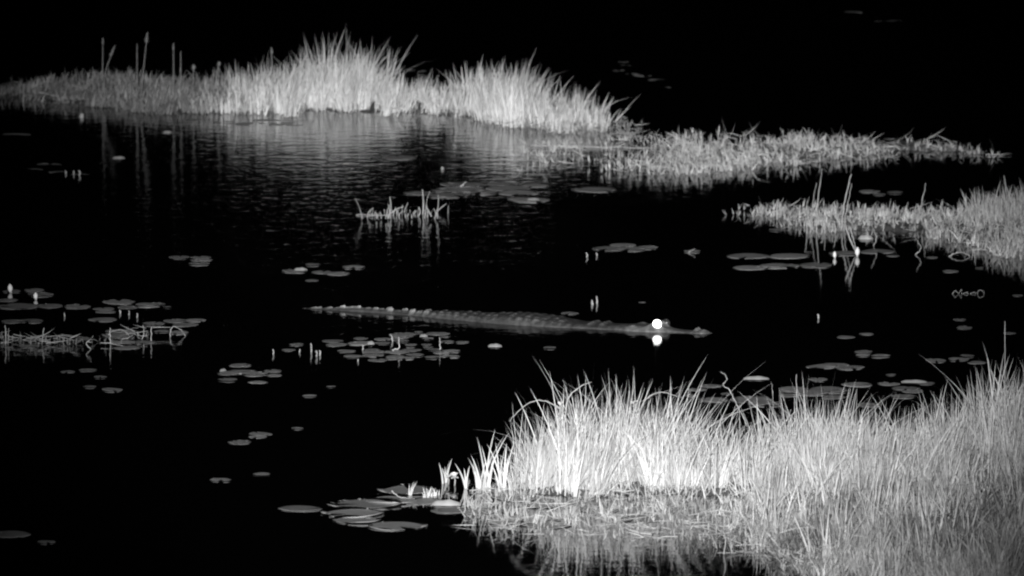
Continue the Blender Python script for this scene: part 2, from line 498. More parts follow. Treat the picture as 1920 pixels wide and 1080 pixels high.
# foreground: tall white grass
fg_tall = [(945, 924, 905, 60, .1), (962, 924, 897, 95, .3), (985, 925, 892, 130, .8), (1010, 926, 890, 160, 1), (1060, 925, 888, 172, 1), (1110, 922, 886, 185, 1.1), (1150, 920, 886, 190, 1.2), (1200, 920, 885, 185, 1.2), (1250, 922, 884, 165, 1.2), (1300, 922, 884, 140, 1.1),
           (1360, 922, 884, 135, .8), (1390, 922, 884, 120, .55), (1430, 920, 882, 140, .9), (1500, 918, 878, 150, 1), (1540, 935, 874, 150, 1), (1580, 915, 870, 148, 1.05), (1630, 945, 866, 135, .9), (1690, 920, 862, 125, .8), (1760, 950, 850, 135, .8), (1820, 915, 838, 150, .9), (1870, 940, 825, 160, .8), (1950, 920, 812, 170, .8)]
stuff('tall_grass', [grass_pack([(a, b, c, d_ * .8, e) for a, b, c, d_, e in fg_tall], 600, 14, 0.0066, r, 0.045, 0.06, (0.2, 1.1), (0.65, 1.12), 0.2, 7, patchy=.65, seed=10, sc=8, rag=7, clump_lean=.13),
                     grass_pack(fg_tall, 330, 6, 0.0058, r, 0.05, 0.08, (0.55, 1.18), (0.8, 1.15), 0.27, 8, patchy=.6, seed=10, sc=8, rag=5, clump_lean=.16, droopy=1.0),
                     grass_pack([(a, b + 8, c, d_ * .38, e) for a, b, c, d_, e in fg_tall], 170, 7, 0.0065, r, 0.06, 0.02, (0.2, 1.2), (0.6, 1.2), 0.5, 5, patchy=.5, seed=17, rag=9, clump_lean=.3)], M_GRASS,
      'tall bright grass in the foreground, from the front clump to the right edge', 'grass')
fg_bank = [(1400, 1000, 925, 40, .3), (1450, 1050, 915, 55, .7), (1500, 1090, 905, 65, 1), (1600, 1110, 900, 75, 1), (1750, 1120, 890, 85, 1), (1950, 1130, 870, 95, 1)]
stuff('short_grass', [grass_pack(fg_bank, 1050, 9, 0.006, r, 0.07, 0.02, (0.15, 1.15), (0.5, 1.35), 0.32, 5, tpatch=.75, patchy=.85, seed=12, sc=6, clump_lean=.2)] + herb_pack(fg_bank, 1300, r, (.12, .55), (0.02, 0.07), 8, 0.0055, (.5, 1.3), tpatch=.5, patchy=.6, seed=13, sc=7) + [grass_pack([(a, b, c, 120, e) for a, b, c, d_, e in fg_bank], 110, 9, .0085, r, .05, .03, (.3, 1.1), (.7, 1.4), .22, 6, patchy=.6, seed=16), litter_pack(fg_bank, 900, r, (.04, .22), .004, (.01, .12), (.4, 1.2), .5)], M_WEED,
      'soft short grass and weeds filling the lower right corner', 'grass')
fg_mat = [(868, 985, 915, 1, .5), (920, 985, 915, 1, .9), (1000, 988, 915, 1, 1), (1100, 992, 915, 1, 1), (1200, 985, 915, 1, 1), (1300, 985, 915, 1, 1), (1380, 1000, 915, 1, 1.1), (1440, 1040, 915, 1, 1.2), (1500, 1080, 930, 1, 1), (1580, 1090, 980, 1, .7)]
stuff('water_weed', herb_pack(fg_mat, 330, r, (4, 30), (0.015, 0.05), 7, 0.005, (.6, 1.3), .6, .85, 14, 8.0) + [litter_pack(fg_mat, 300, r, (.03, .2), .0035, (.005, .05), (.6, 1.2), .3), grass_pack([(a, b, c, 42, e) for a, b, c, d_, e in fg_mat], 110, 5, .007, r, .03, 0, (.2, 1.1), (.7, 1.15), .4, 4, patchy=.6, seed=15)], M_WEED,
      'broken weeds and dead stems in the water before the tall foreground grass', 'weeds')

fg_edge = [(862, 990, 965, 1, .7), (1000, 1006, 978, 1, 1), (1150, 1015, 982, 1, 1), (1300, 1018, 980, 1, 1), (1400, 1045, 1000, 1, 1.2), (1480, 1085, 1040, 1, 1)]
stuff('water_weed', herb_pack(fg_edge, 120, r, (4, 22), (.015, .04), 5, .005, (.5, 1.2), 1, .8, 21) + [litter_pack(fg_edge, 150, r, (.03, .22), .0035, (.004, .03), (.5, 1.2), .25, .7, 22), grass_pack([(a, b, c, 24, e) for a, b, c, d_, e in fg_edge], 60, 2, .006, r, .02, 0, (.2, 1.1), (.6, 1.1), .5, 4, patchy=.5, seed=23, clump_lean=.3)], M_WEED,
      'outermost stubs and scraps of weed in the dark water at the bottom', 'weeds')


# ------------------------------------------------------------------ grass tufts one can pick out
def make_tuft(px, py, hpx, nbl, spread_px, lean, label, seed, width=0.009, mat=M_GRASS):
    rr = np.random.default_rng(seed)
    b = W(px, py)
    dist = np.linalg.norm(b - np.array([0, 0, CAM_H]))
    root = empty('grass_tuft', b)
    tag(root, label, 'grass tuft')
    for k in range(nbl):
        base = np.array([[rr.normal(0, spread_px * dist / F), rr.normal(0, 0.02), -0.01]])
        L = np.array([hpx * dist / F * rr.uniform(.5, 1.0)])
        lx = rr.normal(lean, .16)
        V, q, t, tn = ribbons(base, L, np.array([width * rr.uniform(.7, 1.2)]), np.array([0.0 if lx > 0 else math.pi]), np.array([math.pi / 2 - abs(lx) * .5]),
                              np.array([abs(lx) * 1.2 + rr.uniform(0, .25)]), np.array([rr.normal(0, .6)]), 6, np.array([rr.uniform(.85, 1.1)]))
        V[:, 2] = np.where(V[:, 2] <= .0041, -.01, V[:, 2])
        me = mesh_from('blade', V, [tuple(map(int, f)) for f in q] + [tuple(map(int, f)) for f in t], mat, False, tn)
        link('blade', me, root)
    return root


make_tuft(836, 905, 58, 5, 2.0, .02, 'small upright grass tuft beside the white flowers, leftmost in the foreground', 1, .012)
make_tuft(873, 915, 62, 3, 1.5, .12, 'single curved grass shoot just right of the white flowers', 2, .012)
make_tuft(897, 918, 75, 7, 4, -.02, 'short grass tuft at the left foot of the tall foreground grass', 3, .011)
make_tuft(912, 920, 125, 9, 5, .0, 'slim grass tuft with crossing blades, left of the big foreground clump', 4, .011)
make_tuft(938, 921, 118, 9, 5, .03, 'slim grass tuft touching the left side of the big foreground clump', 5, .011)
make_tuft(1862, 858, 205, 12, 6, .04, 'tallest grass tuft, standing up at the right edge', 6, .011)
make_tuft(1905, 850, 200, 12, 6, -.03, 'tall grass tuft cut by the right edge of the picture', 7, .011)
make_tuft(600, 208, 150, 8, 4, .06, 'tallest spike of grass on the far island', 8, .011)
make_tuft(950, 236, 120, 16, 4, .18, 'fan of grass blades spreading right on the far island', 9, .010)
make_tuft(1284, 292, 52, 6, 4, .08, 'bright forked grass tuft in the low far weed bed', 10, .010, M_WEED)
make_tuft(1310, 290, 48, 5, 3, -.02, 'narrow grass tuft right of the bright forked tuft in the far weed bed', 11, .010, M_WEED)
make_tuft(1130, 247, 58, 8, 5, .1, 'thin grass tuft at the right end of the tall far grass', 12, .009)
make_tuft(1890, 410, 72, 7, 5, .0, 'wiry grass tuft on the middle weed bed by the right edge', 13, .008, M_WEED)


# ------------------------------------------------------------------ stems and reeds
def stem(name, pts, rad_px, label, cat, base=None, group=None, mat=M_STEM, taper=.5, sub=True, m=6, wob=0.0):
    """pts in picture points, standing in the depth of the base point"""
    bx, by = base or pts[0]
    b = W(bx, by)
    P = [at_depth(x, y, b[1]) - b for x, y in pts]
    rr = random.Random(int(bx * 7 + by))
    P = [p + np.array([0, rr.uniform(-wob, wob), 0]) for p in P]
    L = smooth_line(P, m)
    kk = np.random.default_rng(int(bx * 3 + by * 11))
    k_ = 0.55 * np.linalg.norm(b) / F
    L = [p + kk.normal(0, k_, 3) * (0 if i in (0,) else 1) for i, p in enumerate(L)]
    rad = rad_px * np.linalg.norm(b - np.array([0, 0, CAM_H])) / F
    v_, f_ = tube(L, np.linspace(rad, rad * taper, len(L)) * kk.uniform(.65, 1.2, len(L)), 6)
    o = link(name, mesh_from(name, v_, f_, mat, True), None, tuple(map(float, b)))
    return tag(o, label, cat, group)


def seed_reed(base, top, head_len, head_w, label, bend=0.0):
    b = W(*base)
    root = empty('reed', b)
    tag(root, label, 'reed')
    p0 = at_depth(base[0], base[1], b[1]) - b
    p1 = at_depth(top[0], top[1], b[1]) - b
    mid = (p0 + p1) / 2 + np.array([bend, 0, 0.02])
    L = smooth_line([p0 - [0, 0, .02], mid, p1], 6)
    v_, f_ = tube(L, np.linspace(.0042, .0024, len(L)), 5)
    link('stem', mesh_from('stem', v_, f_, M_REED, True), root)
    if head_len:
        d = L[-1] - L[-4]; d /= np.linalg.norm(d)
        rr = np.random.default_rng(int(base[0]))
        n = 110
        t = rr.uniform(0, 1, n)
        B = np.array([L[-1] - d * head_len * (0.75 - tt) for tt in t])
        yaw = rr.uniform(0, 2 * math.pi, n)
        V, q, tr, tn = ribbons(B + np.array([0, 0, 0]), head_w * rr.uniform(.5, 1.2, n) * (1.1 - t), np.full(n, .009), yaw, rr.uniform(.5, 1.3, n), rr.uniform(0, .5, n), yaw + 1.57, 2, rr.uniform(.7, 1.1, n))
        link('seed_head', mesh_from('seed_head', V, [tuple(map(int, f)) for f in q] + [tuple(map(int, f)) for f in tr], M_DULL, False, tn), root)
    return root


seed_reed((262, 205), (276, 66), .08, .035, 'tallest reed on the left of the far island, with a feathery seed head')
seed_reed((192, 195), (193, 74), .05, .018, 'thin upright reed, leftmost on the far island')
seed_reed((196, 196), (214, 90), .09, .025, 'reed with a seed head bent to the right near the left end', -.03)
seed_reed((257, 205), (257, 82), 0, 0, 'bare straight reed just left of the tallest seed reed')
seed_reed((326, 206), (325, 84), .05, .015, 'stout bare reed standing right of the tallest seed reed')
seed_reed((339, 206), (339, 96), 0, 0, 'short bare reed beside the stout reed on the far island')
seed_reed((512, 205), (509, 92), .05, .02, 'thin reed leaning left above the grey middle of the far island')
seed_reed((408, 208), (411, 118), .03, .03, 'reed with a small cup-shaped seed head in the grey sedge')
seed_reed((362, 208), (363, 124), .04, .035, 'reed with a broad pale seed head in the grey sedge')

stem('floating_stalk', [(995, 273), (1100, 275), (1200, 277), (1295, 281)], 2.2, 'long pale stalk lying level on the far weeds right of the island', 'stalk', base=(1000, 278))
stem('tall_stalk', [(1530, 425), (1534, 375), (1541, 318)], 1.2, 'tall straight thin stalk, left one of the two highest in the middle weed bed', 'stalk')
stem('tall_stalk', [(1519, 422), (1524, 380), (1531, 342)], 1.1, 'shorter thin stalk close left of the tall straight stalk', 'stalk')
stem('tall_stalk', [(1577, 432), (1583, 385), (1596, 326)], 1.6, 'tall stalk curving right at its tip, above the white lily buds', 'stalk')
stem('tall_stalk', [(1582, 432), (1588, 390), (1597, 345)], 1.1, 'second thin stalk rising along the tall curved stalk', 'stalk')
stem('tall_stalk', [(1720, 412), (1727, 385), (1736, 343)], 1.1, 'lone thin stalk leaning right over the middle weed bed', 'stalk')
stem('tall_stalk', [(1886, 420), (1888, 370), (1882, 330)], 1.4, 'bent stalk rising over the weeds at the right edge', 'stalk')
stem('bent_stalk', [(1586, 425), (1596, 455), (1606, 474)], 1.5, 'bent stalk reaching down to the tall white lily bud', 'stalk', base=(1606, 476))
stem('bent_stalk', [(1594, 425), (1601, 452), (1608, 476)], 1.1, 'thin bent stalk right beside the one reaching the tall white bud', 'stalk', base=(1608, 477))
stem('bent_stalk', [(1638, 462), (1643, 445), (1634, 420)], 1.1, 'crooked thin stalk right of the curled pale leaf', 'stalk')
stem('bent_stalk', [(1716, 478), (1727, 465), (1718, 448)], 1.1, 'zigzag stalk in the water below the middle weed bed', 'stalk')
for i, x in enumerate((1513, 1519, 1531, 1540, 1547, 1559, 1566)):
    stem('upright_reed', [(x, 438 - (i % 3)), (x + (i % 2) * 2, 424), (x - 3 + 2.5 * (i % 3), (404, 415, 409, 420, 407, 417, 412)[i])], 1.5, '%s pale upright reed from left, in the row at the middle weed bed' % ORD[i], 'reed', group='row of pale stems at the middle weed bed')
stem('curled_stalk', [(1402, 800), (1385, 765), (1368, 732), (1356, 722), (1363, 712), (1359, 702), (1351, 697)], 1.1, 'hook-shaped curled stalk standing above the foreground grass', 'stalk', base=(1402, 885))
stem('thin_stalk', [(1444, 880), (1449, 760), (1447, 716)], .8, 'straight thin stalk right of the hook-shaped stalk', 'stalk')
stem('thin_stalk', [(1492, 880), (1494, 780), (1493, 702)], 1.2, 'straight thin stalk sticking out above the middle of the foreground grass', 'stalk')
stem('thin_stalk', [(1883, 850), (1884, 720), (1884, 602)], 1.1, 'highest bare stalk above the grass at the right edge', 'stalk')
stem('arching_blade', [(1068, 890), (1062, 790), (1035, 757), (1000, 752), (968, 775), (955, 790)], 1.7, 'long grass blade arching over to the left of the foreground clump', 'grass blade', base=(1068, 915), taper=.3)
stem('arching_blade', [(1190, 890), (1200, 770), (1230, 737), (1260, 740), (1282, 746)], 1.6, 'grass blade arching over to the right of the foreground clump', 'grass blade', base=(1190, 915), taper=.3)
stem('arching_blade', [(1055, 890), (1062, 760), (1085, 727), (1110, 716)], 1.6, 'grass blade leaning right across the top of the foreground clump', 'grass blade', base=(1055, 915), taper=.3)
stem('dead_stalk', [(880, 920), (930, 916), (985, 915)], 1.6, 'level dead stalk at the left foot of the foreground grass', 'stalk', base=(930, 922))
stem('dead_stalk', [(1278, 1005), (1281, 990), (1279, 972)], 1.5, 'crooked dead stalk standing in the reflection before the foreground grass', 'stalk')
stem('dead_stalk', [(1357, 1040), (1360, 1015), (1356, 996)], 1.3, 'stout pale stub in the dark water at the foreground bay', 'stalk')
stem('dead_stalk', [(1372, 1036), (1370, 1020), (1375, 1008)], 1.0, 'short stub right of the stout pale stub in the foreground bay', 'stalk')
stem('dead_stalk', [(1412, 1030), (1417, 1015), (1411, 1003)], 1.0, 'short stub near the weeds at the right of the foreground bay', 'stalk')
stem('dead_stalk', [(1345, 1037), (1385, 1035.5), (1425, 1037.5)], .7, 'thin stalk floating level in the dark foreground bay', 'stalk')
stem('dead_stalk', [(1440, 1000), (1462, 1028), (1478, 1040)], 2.0, 'pale broken stalk slanting down through the weeds by the foreground bay', 'stalk', base=(1478, 1045))
stem('dead_stalk', [(1470, 1050), (1500, 1032), (1520, 1022)], 1.8, 'pale broken stalk slanting up from the weeds at the bottom', 'stalk', base=(1470, 1053))
stem('dead_stalk', [(1490, 1045), (1530, 1065), (1565, 1078)], 1.8, 'long pale stalk slanting down to the bottom edge', 'stalk', base=(1530, 1080))
stem('dead_stalk', [(1502, 985), (1506, 950), (1508, 925)], 2.2, 'short thick upright stalk before the grass, left of the right bank', 'stalk')
for i, (x, y, h, dx) in enumerate([(873, 962, 26, -3), (886, 968, 24, 6), (898, 966, 20, 2), (916, 968, 22, 4), (930, 965, 26, -2), (945, 970, 38, 8), (951, 990, 26, -8)]):
    stem('broken_reed', [(x + dx, y), (x, y - h * .5), (x + dx * .6, y - h)], 1.5, '%s broken reed from left, in the water before the left foreground weeds' % ORD[i], 'reed', group='broken stems at the left front of the weeds')

# dead tuft in open water
tuft = empty('dead_reed_clump', W(750, 405))
tag(tuft, 'clump of dead broken reeds alone in the open water at centre', 'reeds')
TB = W(750, 403)


def child_stem(root, rb, pts, rad_px, dy=0.0):
    P = [at_depth(x, y, rb[1] + dy) - rb for x, y in pts]
    L = smooth_line(P, 5)
    rad = rad_px * .72 * np.linalg.norm(rb) / F
    v_, f_ = tube(L, np.linspace(rad, rad * .55, len(L)), 6)
    link('stem', mesh_from('stem', v_, f_, M_STEM, True), root)


for pts, rd in [([(664, 409), (668, 402), (676, 400), (692, 401), (708, 402), (728, 401)], 1.4), ([(731, 409), (733, 385), (731, 367)], 1.9), ([(792, 409), (794, 380), (792, 353)], 2.0), ([(815, 409), (821, 388), (822, 363)], 1.2),
                ([(797, 408), (800, 375), (806, 356)], .9), ([(812, 406), (823, 391), (837, 380)], 1.5), ([(809, 404), (802, 391), (798, 383)], 2.0), ([(728, 402), (742, 391), (757, 385)], 1.5), ([(840, 408), (840, 396), (841, 383)], 1.0), ([(784, 404), (788, 395), (785, 386)], 1.8)]:
    child_stem(tuft, TB, pts, rd, rng.uniform(-.25, .2))
for k in range(44):
    x = float(rng.choice([rng.normal(712, 26), rng.normal(750, 16), rng.normal(800, 17)]))
    x = min(838, max(666, x))
    h = float(rng.gamma(2.2, 5.5)) + 3
    ln = float(rng.normal(0, .35)) * h
    child_stem(tuft, TB, [(x, 408), (x + ln * .3 + rng.normal(0, 1), 404 - h * .5), (x + ln, 404 - h)], float(rng.uniform(.6, 1.5)), float(rng.uniform(-.3, .25)))

# stems at the left pads
stem('bent_reed', [(319, 634), (320, 620), (324, 613), (329, 613), (341, 621), (350, 634)], 1.0, 'dead stem bent into a loop, right end of the left pads', 'stem', base=(334, 630), wob=.03)
stem('bent_reed', [(201, 634), (206, 624), (214, 620), (228, 619), (238, 624), (243, 633)], 1.0, 'dead stem arched low over the left pads', 'stem', base=(220, 630))
stem('bent_reed', [(207, 645), (206, 628), (207, 614)], 1.6, 'upright stub at the left foot of the arched stem', 'stem')
stem('bent_reed', [(170, 655), (162, 646), (164, 641), (170, 635)], 1.2, 'crooked stem left of the arched stem', 'stem')
stem('bent_reed', [(10, 645), (11, 628), (9, 610)], 1.6, 'tallest thin stem at the left edge below the pads', 'stem')
stem('bent_reed', [(15, 645), (16, 630), (16, 615)], 1.1, 'second thin stem at the left edge below the pads', 'stem')
stem('bent_reed', [(79, 645), (80, 630), (82, 615)], 1.4, 'lone upright stem right of the stems at the left edge', 'stem')
stem('bent_reed', [(283, 640), (284, 628), (283, 613)], 1.1, 'upright stem between the arched stem and the loop', 'stem')
stem('bent_reed', [(266, 636), (270, 622), (268, 610)], 1.0, 'thin stem right of the arched stem', 'stem')
mat_st = [(-10, 652, 636, 1, 1), (60, 654, 640, 1, .8), (110, 650, 640, 1, 1), (180, 650, 638, 1, .2), (290, 640, 620, 1, .3)]
stuff('pond_weed', herb_pack(mat_st, 60, np.random.default_rng(3), (4, 14), (.015, .035), 5, .005, (.4, .8)) + [litter_pack(mat_st, 60, np.random.default_rng(4), (.04, .2))], M_DULL, 'scrap of dull weeds floating below the left pads', 'weeds')

# small stubs standing in the water
for x, y, h, w_, lab in [(512, 664, 9, 1.2, 'thin stub left of the row of stubs below the alligator'), (583, 660, 17, 1.5, 'tallest stub in the row left of the dense pad raft'), (593.5, 668, 10, 2.0, 'thick pale stub right of the tallest stub below the tail'),
                      (599.5, 666, 9, 1.6, 'short stub at the right end of the row below the tail'), (562, 661, 6, 1.3, 'tiny stub left of the tallest stub below the tail'), (671, 678, 5, 1.0, 'tiny stub in front of the dense pad raft'),
                      (120.5, 594, 7, 1.2, 'lone tiny stub among the left pads'), (225, 588, 7, 1.6, 'pale stub, leftmost of three behind the loop stem'), (242, 590, 7, 1.3, 'middle stub of three above the left pads'), (257, 595, 7, 1.2, 'right stub of three above the left pads'),
                      (123, 326, 6, 1.4, 'left stub of three near the upper left edge'), (138, 327, 6, 1.3, 'middle stub of three near the upper left edge'), (149, 329, 9, 1.8, 'right and brightest stub of three near the upper left edge'),
                      (1110, 571, 8, 2.0, 'left stub of the pair behind the alligator neck'), (1119, 569, 13, 1.6, 'taller right stub of the pair behind the alligator neck'), (1100, 482, 8, 1.4, 'crooked stub left of the pads right of centre'),
                      (1534, 597, 8, 1.8, 'lone pale stub in the dark water right of the snout'), (1119, 480, 6, 1.2, 'short stub under the pads right of centre'), (829, 318, 5, 2.6, 'blurred pale stub in the reflection under the far island'), (153, 220, 6, 4.5, 'small pale block floating below the far island at left')]:
    stem('stub', [(x, y + 1), (x + .6, y - h * .5), (x - .4, y - h)], w_, lab, 'stub', base=(x, y), taper=.8)

# curled stems at the right
stem('curled_reed', [(1784, 553), (1791, 545), (1797, 550), (1802, 543), (1803, 553)], .6, 'small tangle of curled reed floating at the right', 'reed', base=(1795, 551))
stem('curled_reed', [(1805, 552), (1812, 548), (1815, 550), (1817, 554)], .5, 'middle curl of the floating reeds at the right', 'reed', base=(1812, 551))
stem('curled_reed', [(1817, 552), (1823, 549), (1829, 549), (1828, 554)], .5, 'right curl of the floating reeds, beside the ring', 'reed', base=(1822, 551))
stem('curled_reed', [(1833, 553), (1834, 546), (1839, 544), (1844, 547), (1845, 553)], .6, 'small ring of reed floating near the right edge', 'reed', base=(1838, 551))
stem('rolled_leaf', [(1778, 483), (1788, 476), (1800, 473), (1812, 476), (1822, 483)], 1.1, 'leaf rim arching into an oval ring in the water at the right', 'leaf', base=(1800, 481))


# ------------------------------------------------------------------ lily pads
def pad_mesh(seed, teeth=True, cup=0.003, torn=True):
    rr = random.Random(seed)
    n = 60
    notch = rr.uniform(.2, .55)
    ph = [rr.uniform(0, 6.28) for _ in range(4)]
    tear, ta = (rr.choice((0, .1, .2, .3)) if torn else 0), rr.uniform(.8, 5.4)
    verts = [(0.10, 0, 0.004)]
    faces = []
    rings = [0.3, 0.62, 0.88, 1.0, 0.6]
    for ri, rad in enumerate(rings):
        for i in range(n + 1):
            a = notch / 2 * (1 if ri > 0 else .4) + (2 * math.pi - notch * (1 if ri > 0 else .4)) * i / n
            wob = 1 + 0.05 * math.sin(2 * a + ph[0]) + 0.035 * math.sin(3 * a + ph[1]) - (tear * max(0, 1 - abs(a - ta) / .22) if rad > .8 else 0)
            rim = 0.012 * math.sin(5 * a + ph[2]) + (0.014 * (1 if i % 2 else -1) if teeth and ri >= 3 else 0)
            rd = rad * (wob + rim * rad)
            z = [0.004, 0.005, 0.006, 0.006, -0.03][ri] + [0, .004, .006, .006, 0][ri] * math.sin(3 * a + ph[3]) + (0.012 * (i % 2) * rr.random() if ri == 3 and teeth else 0)
            if ri == 3: z += cup * (1 + .8 * math.sin(a * 2 + ph[0]))
            verts.append((rd * math.cos(a), rd * math.sin(a), z))
    m = n + 1
    for i in range(n):
        faces.append((0, 1 + i, 2 + i))
    for ri in range(len(rings) - 1):
        o1, o2 = 1 + ri * m, 1 + (ri + 1) * m
        for i in range(n):
            faces.append((o1 + i, o2 + i, o2 + i + 1, o1 + i + 1))
    return mesh_from('lily_pad', verts, faces, M_PAD, True)


PADS = [pad_mesh(s, s % 2 == 0) for s in range(8)]
BIG_PADS = [pad_mesh(20 + s, True, .03, False) for s in range(5)]
pad_count = 0


def pad(x0, x1, y, label, group=None, tilt=0.0, z=None, mat=None):
    """a floating leaf spanning x0..x1 with its middle at picture height y"""
    global pad_count
    rr = random.Random(int(x0 * 31 + y * 17))
    c = W((x0 + x1) / 2, y)
    rad = (x1 - x0) / 2 * np.linalg.norm(c - np.array([0, 0, CAM_H])) / F
    me = PADS[rr.randrange(len(PADS))] if x1 - x0 < 90 or y < 900 else BIG_PADS[pad_count % 5]
    zz = 0.001 + (pad_count % 7) * 0.0007 if z is None else z
    o = link('lily_pad', me, None, (c[0], c[1], zz))
    o.scale = (rad, rad * rr.uniform(.82, 1.05), rad * rr.uniform(.7, 1.3))
    # tilt lifts the far side so that the leaf shows its face to the viewer
    e = np.array([tilt + rr.uniform(-.012, .022), rr.uniform(-.012, .012), 0])
    o.rotation_mode = 'ZYX'
    rz = rr.uniform(0, 6.28)
    # rotate about z first (in the leaf), then tilt
    from mathutils import Euler, Matrix
    Mx = Matrix.Rotation(e[0], 4, 'X') @ Matrix.Rotation(e[1], 4, 'Y') @ Matrix.Rotation(rz, 4, 'Z')
    o.rotation_euler = Mx.to_euler('ZYX')
    if tilt: o.location.z += rad * math.sin(tilt) * .9
    pad_count += 1
    return tag(o, label, 'lily pad', group)




def pads(origin, s, rows, label, group, z=None):
    P = [(origin[0] + x0 / s, origin[0] + x1 / s, origin[1] + y / s) for x0, x1, y in rows]
    if group is None:
        for x0, x1, y in P: pad(x0, x1, y, label)
        return
    # rows from rear to front, counted from the left in each
    P.sort(key=lambda p: p[2])
    nr = 1 if len(P) <= 5 else 2 if len(P) <= 9 else 3 if len(P) <= 15 else 4
    names = {1: [''], 2: ['rear half', 'front half'], 3: ['rear', 'middle', 'front'], 4: ['rearmost', 'second', 'third', 'frontmost']}[nr]
    for k in range(nr):
        part = sorted(P[len(P) * k // nr: len(P) * (k + 1) // nr], key=lambda p: p[0] + p[1])
        where = {1: 'of', 2: 'in the %s of' % names[k]}.get(nr, 'in the %s row of' % names[k])
        for i, (x0, x1, y) in enumerate(part):
            pad(x0, x1, y, '%s pad from left %s %s' % (ORD[i], where, label), group, z=z)


A, B, C_, D, G, H_, I_ = ((540, 550), 4.571), ((0, 420), 3.0), ((480, 300), 2.7), ((1280, 320), 2.7), ((1280, 560), 2.7), ((480, 780), 3.6), ((0, 640), 2.455)
pads(*A, [(285, 480, 410), (310, 520, 440), (550, 700, 388), (510, 740, 430), (735, 900, 395), (730, 880, 430), (860, 1100, 357), (870, 1050, 378), (1080, 1160, 337), (1180, 1385, 347), (1290, 1395, 372),
          (1140, 1260, 392), (1000, 1110, 440), (900, 1040, 410), (1290, 1430, 415), (1430, 1555, 422), (1140, 1240, 440), (1150, 1250, 465), (420, 580, 497), (640, 800, 490), (630, 850, 510), (820, 1040, 505), (960, 1130, 490),
          (1060, 1150, 487), (1200, 1330, 485), (1320, 1480, 497), (1240, 1400, 512), (470, 640, 545), (640, 820, 535), (830, 1010, 545), (1000, 1180, 530), (680, 860, 575), (830, 960, 560), (930, 1080, 558), (1170, 1310, 552), (1300, 1480, 541), (1000, 1100, 455)],
     'the dense raft below the alligator', 'dense raft of pads below the alligator')
pads(*A, [(0, 145, 440), (-60, 70, 488)], 'the two behind the stubs below the tail', 'two pads by the row of stubs')
pads(*B, [(5, 130, 380), (130, 260, 375), (150, 305, 400), (-40, 105, 430), (-30, 230, 465), (200, 360, 462), (350, 520, 466)], 'the pads around the two left buds', 'pads around the two left buds')
pads(*B, [(575, 765, 440), (760, 925, 455), (915, 965, 470), (520, 650, 478), (655, 780, 470), (535, 655, 495)], 'the raft behind the three left stubs', 'left raft behind the stubs')
pads(*B, [(490, 670, 540)], 'lone lily pad below the three stubs at left', None)
pads(*B, [(5, 130, 548), (110, 245, 546)], 'the joined pair above the left edge stems', 'joined pair at the left edge')
pads(*B, [(800, 935, 563), (915, 1060, 546), (1040, 1165, 543), (960, 1120, 567)], 'the row just behind the looped stem', 'row of pads behind the loop')
pads(*B, [(570, 740, 630), (860, 960, 605), (940, 1070, 613), (590, 760, 605), (630, 760, 665), (750, 880, 668), (640, 790, 697)], 'the pads under the arched stem', 'pads under the arched stems')
pads(*B, [(100, 230, 690), (430, 510, 645)], 'the two small pads in the left weeds', 'pads in the left weeds')
pads(*B, [(945, 1070, 190), (1070, 1190, 187), (1070, 1200, 203), (1065, 1180, 225)], 'the lone small group left of centre', 'lone group left of centre')
pads(*B, [(340, 425, 832), (440, 545, 822), (520, 607, 863), (465, 545, 917), (565, 695, 936)], 'the loose five at lower left', 'loose five at lower left')
pads((0, 0), 1, [(427, 473, 685), (407, 450, 700), (427, 480, 697), (407, 447, 713), (463, 490, 717), (432, 481, 698), (452, 503, 701), (493, 530, 696), (499, 530, 704), (466, 503, 717)], 'the group below left of the raft', 'group below left of the raft')
pads(*I_, [(-60, 145, 890)], 'large lily pad cut by the left edge near the bottom', None)
pads(*I_, [(165, 262, 926)], 'thin pad just right of the large pad at the left edge', None)
pads(*I_, [(968, 1064, 640)], 'bright lone pad in the dark water above the big front pads', None)
pads(*I_, [(1165, 1245, 614)], 'faint lone pad right of the bright lone pad', None)
pads(*I_, [(1140, 1258, 427), (1135, 1235, 440)], 'the overlapping pair in the dark lower left water', 'overlapping pair lower left')
pads(*I_, [(1045, 1165, 465)], 'flat pad below left of the overlapping pair', None)
pads(*I_, [(1340, 1397, 402)], 'small round pad right of the overlapping pair', None)
pads(*I_, [(1390, 1458, 252)], 'tiny bright pad below the dense raft, left side', None)
pad(612, 630, 726, 'tiny pad below the dense raft, right of the tiny bright one')
pads(*C_, [(930, 1165, 128), (1160, 1330, 122), (1335, 1490, 130), (890, 1165, 152), (1160, 1400, 145), (750, 900, 170), (870, 1090, 180), (1060, 1230, 165), (1220, 1435, 168)], 'the raft by the dead reed clump', 'raft by the dead reeds')
pads(*C_, [(1265, 1495, 202)], 'front pad with a bright fold, below the raft by the dead reeds', None)
pads(*C_, [(1600, 1830, 152)], 'long single pad right of the raft by the dead reeds', None)
pads(*C_, [(1540, 1635, 778)], 'small pad touching the far side of the alligator neck', None)
pads(*C_, [(130, 260, 563), (245, 325, 532), (275, 400, 570), (350, 480, 577), (440, 550, 544), (245, 320, 610)], 'the scattered group behind the tail', 'group behind the tail')
pad(712, 787, 296, 'dim pad in the reflection of the far grass')
pads((0, 0), 1, [(376, 408, 279), (65, 118, 309), (45, 82, 318), (90, 132, 323), (130, 170, 328), (0, 60, 253), (262, 272, 305)], 'the dim pads below the left island', 'dim pads below the left island', -0.0006)
pads((0, 0), 1, [(345, 400, 226), (395, 450, 230), (440, 500, 233), (500, 575, 233), (470, 530, 227), (300, 345, 250), (530, 580, 225)], 'the dark pads before the far grass', 'dark pads at the foot of the far grass', -0.0005)
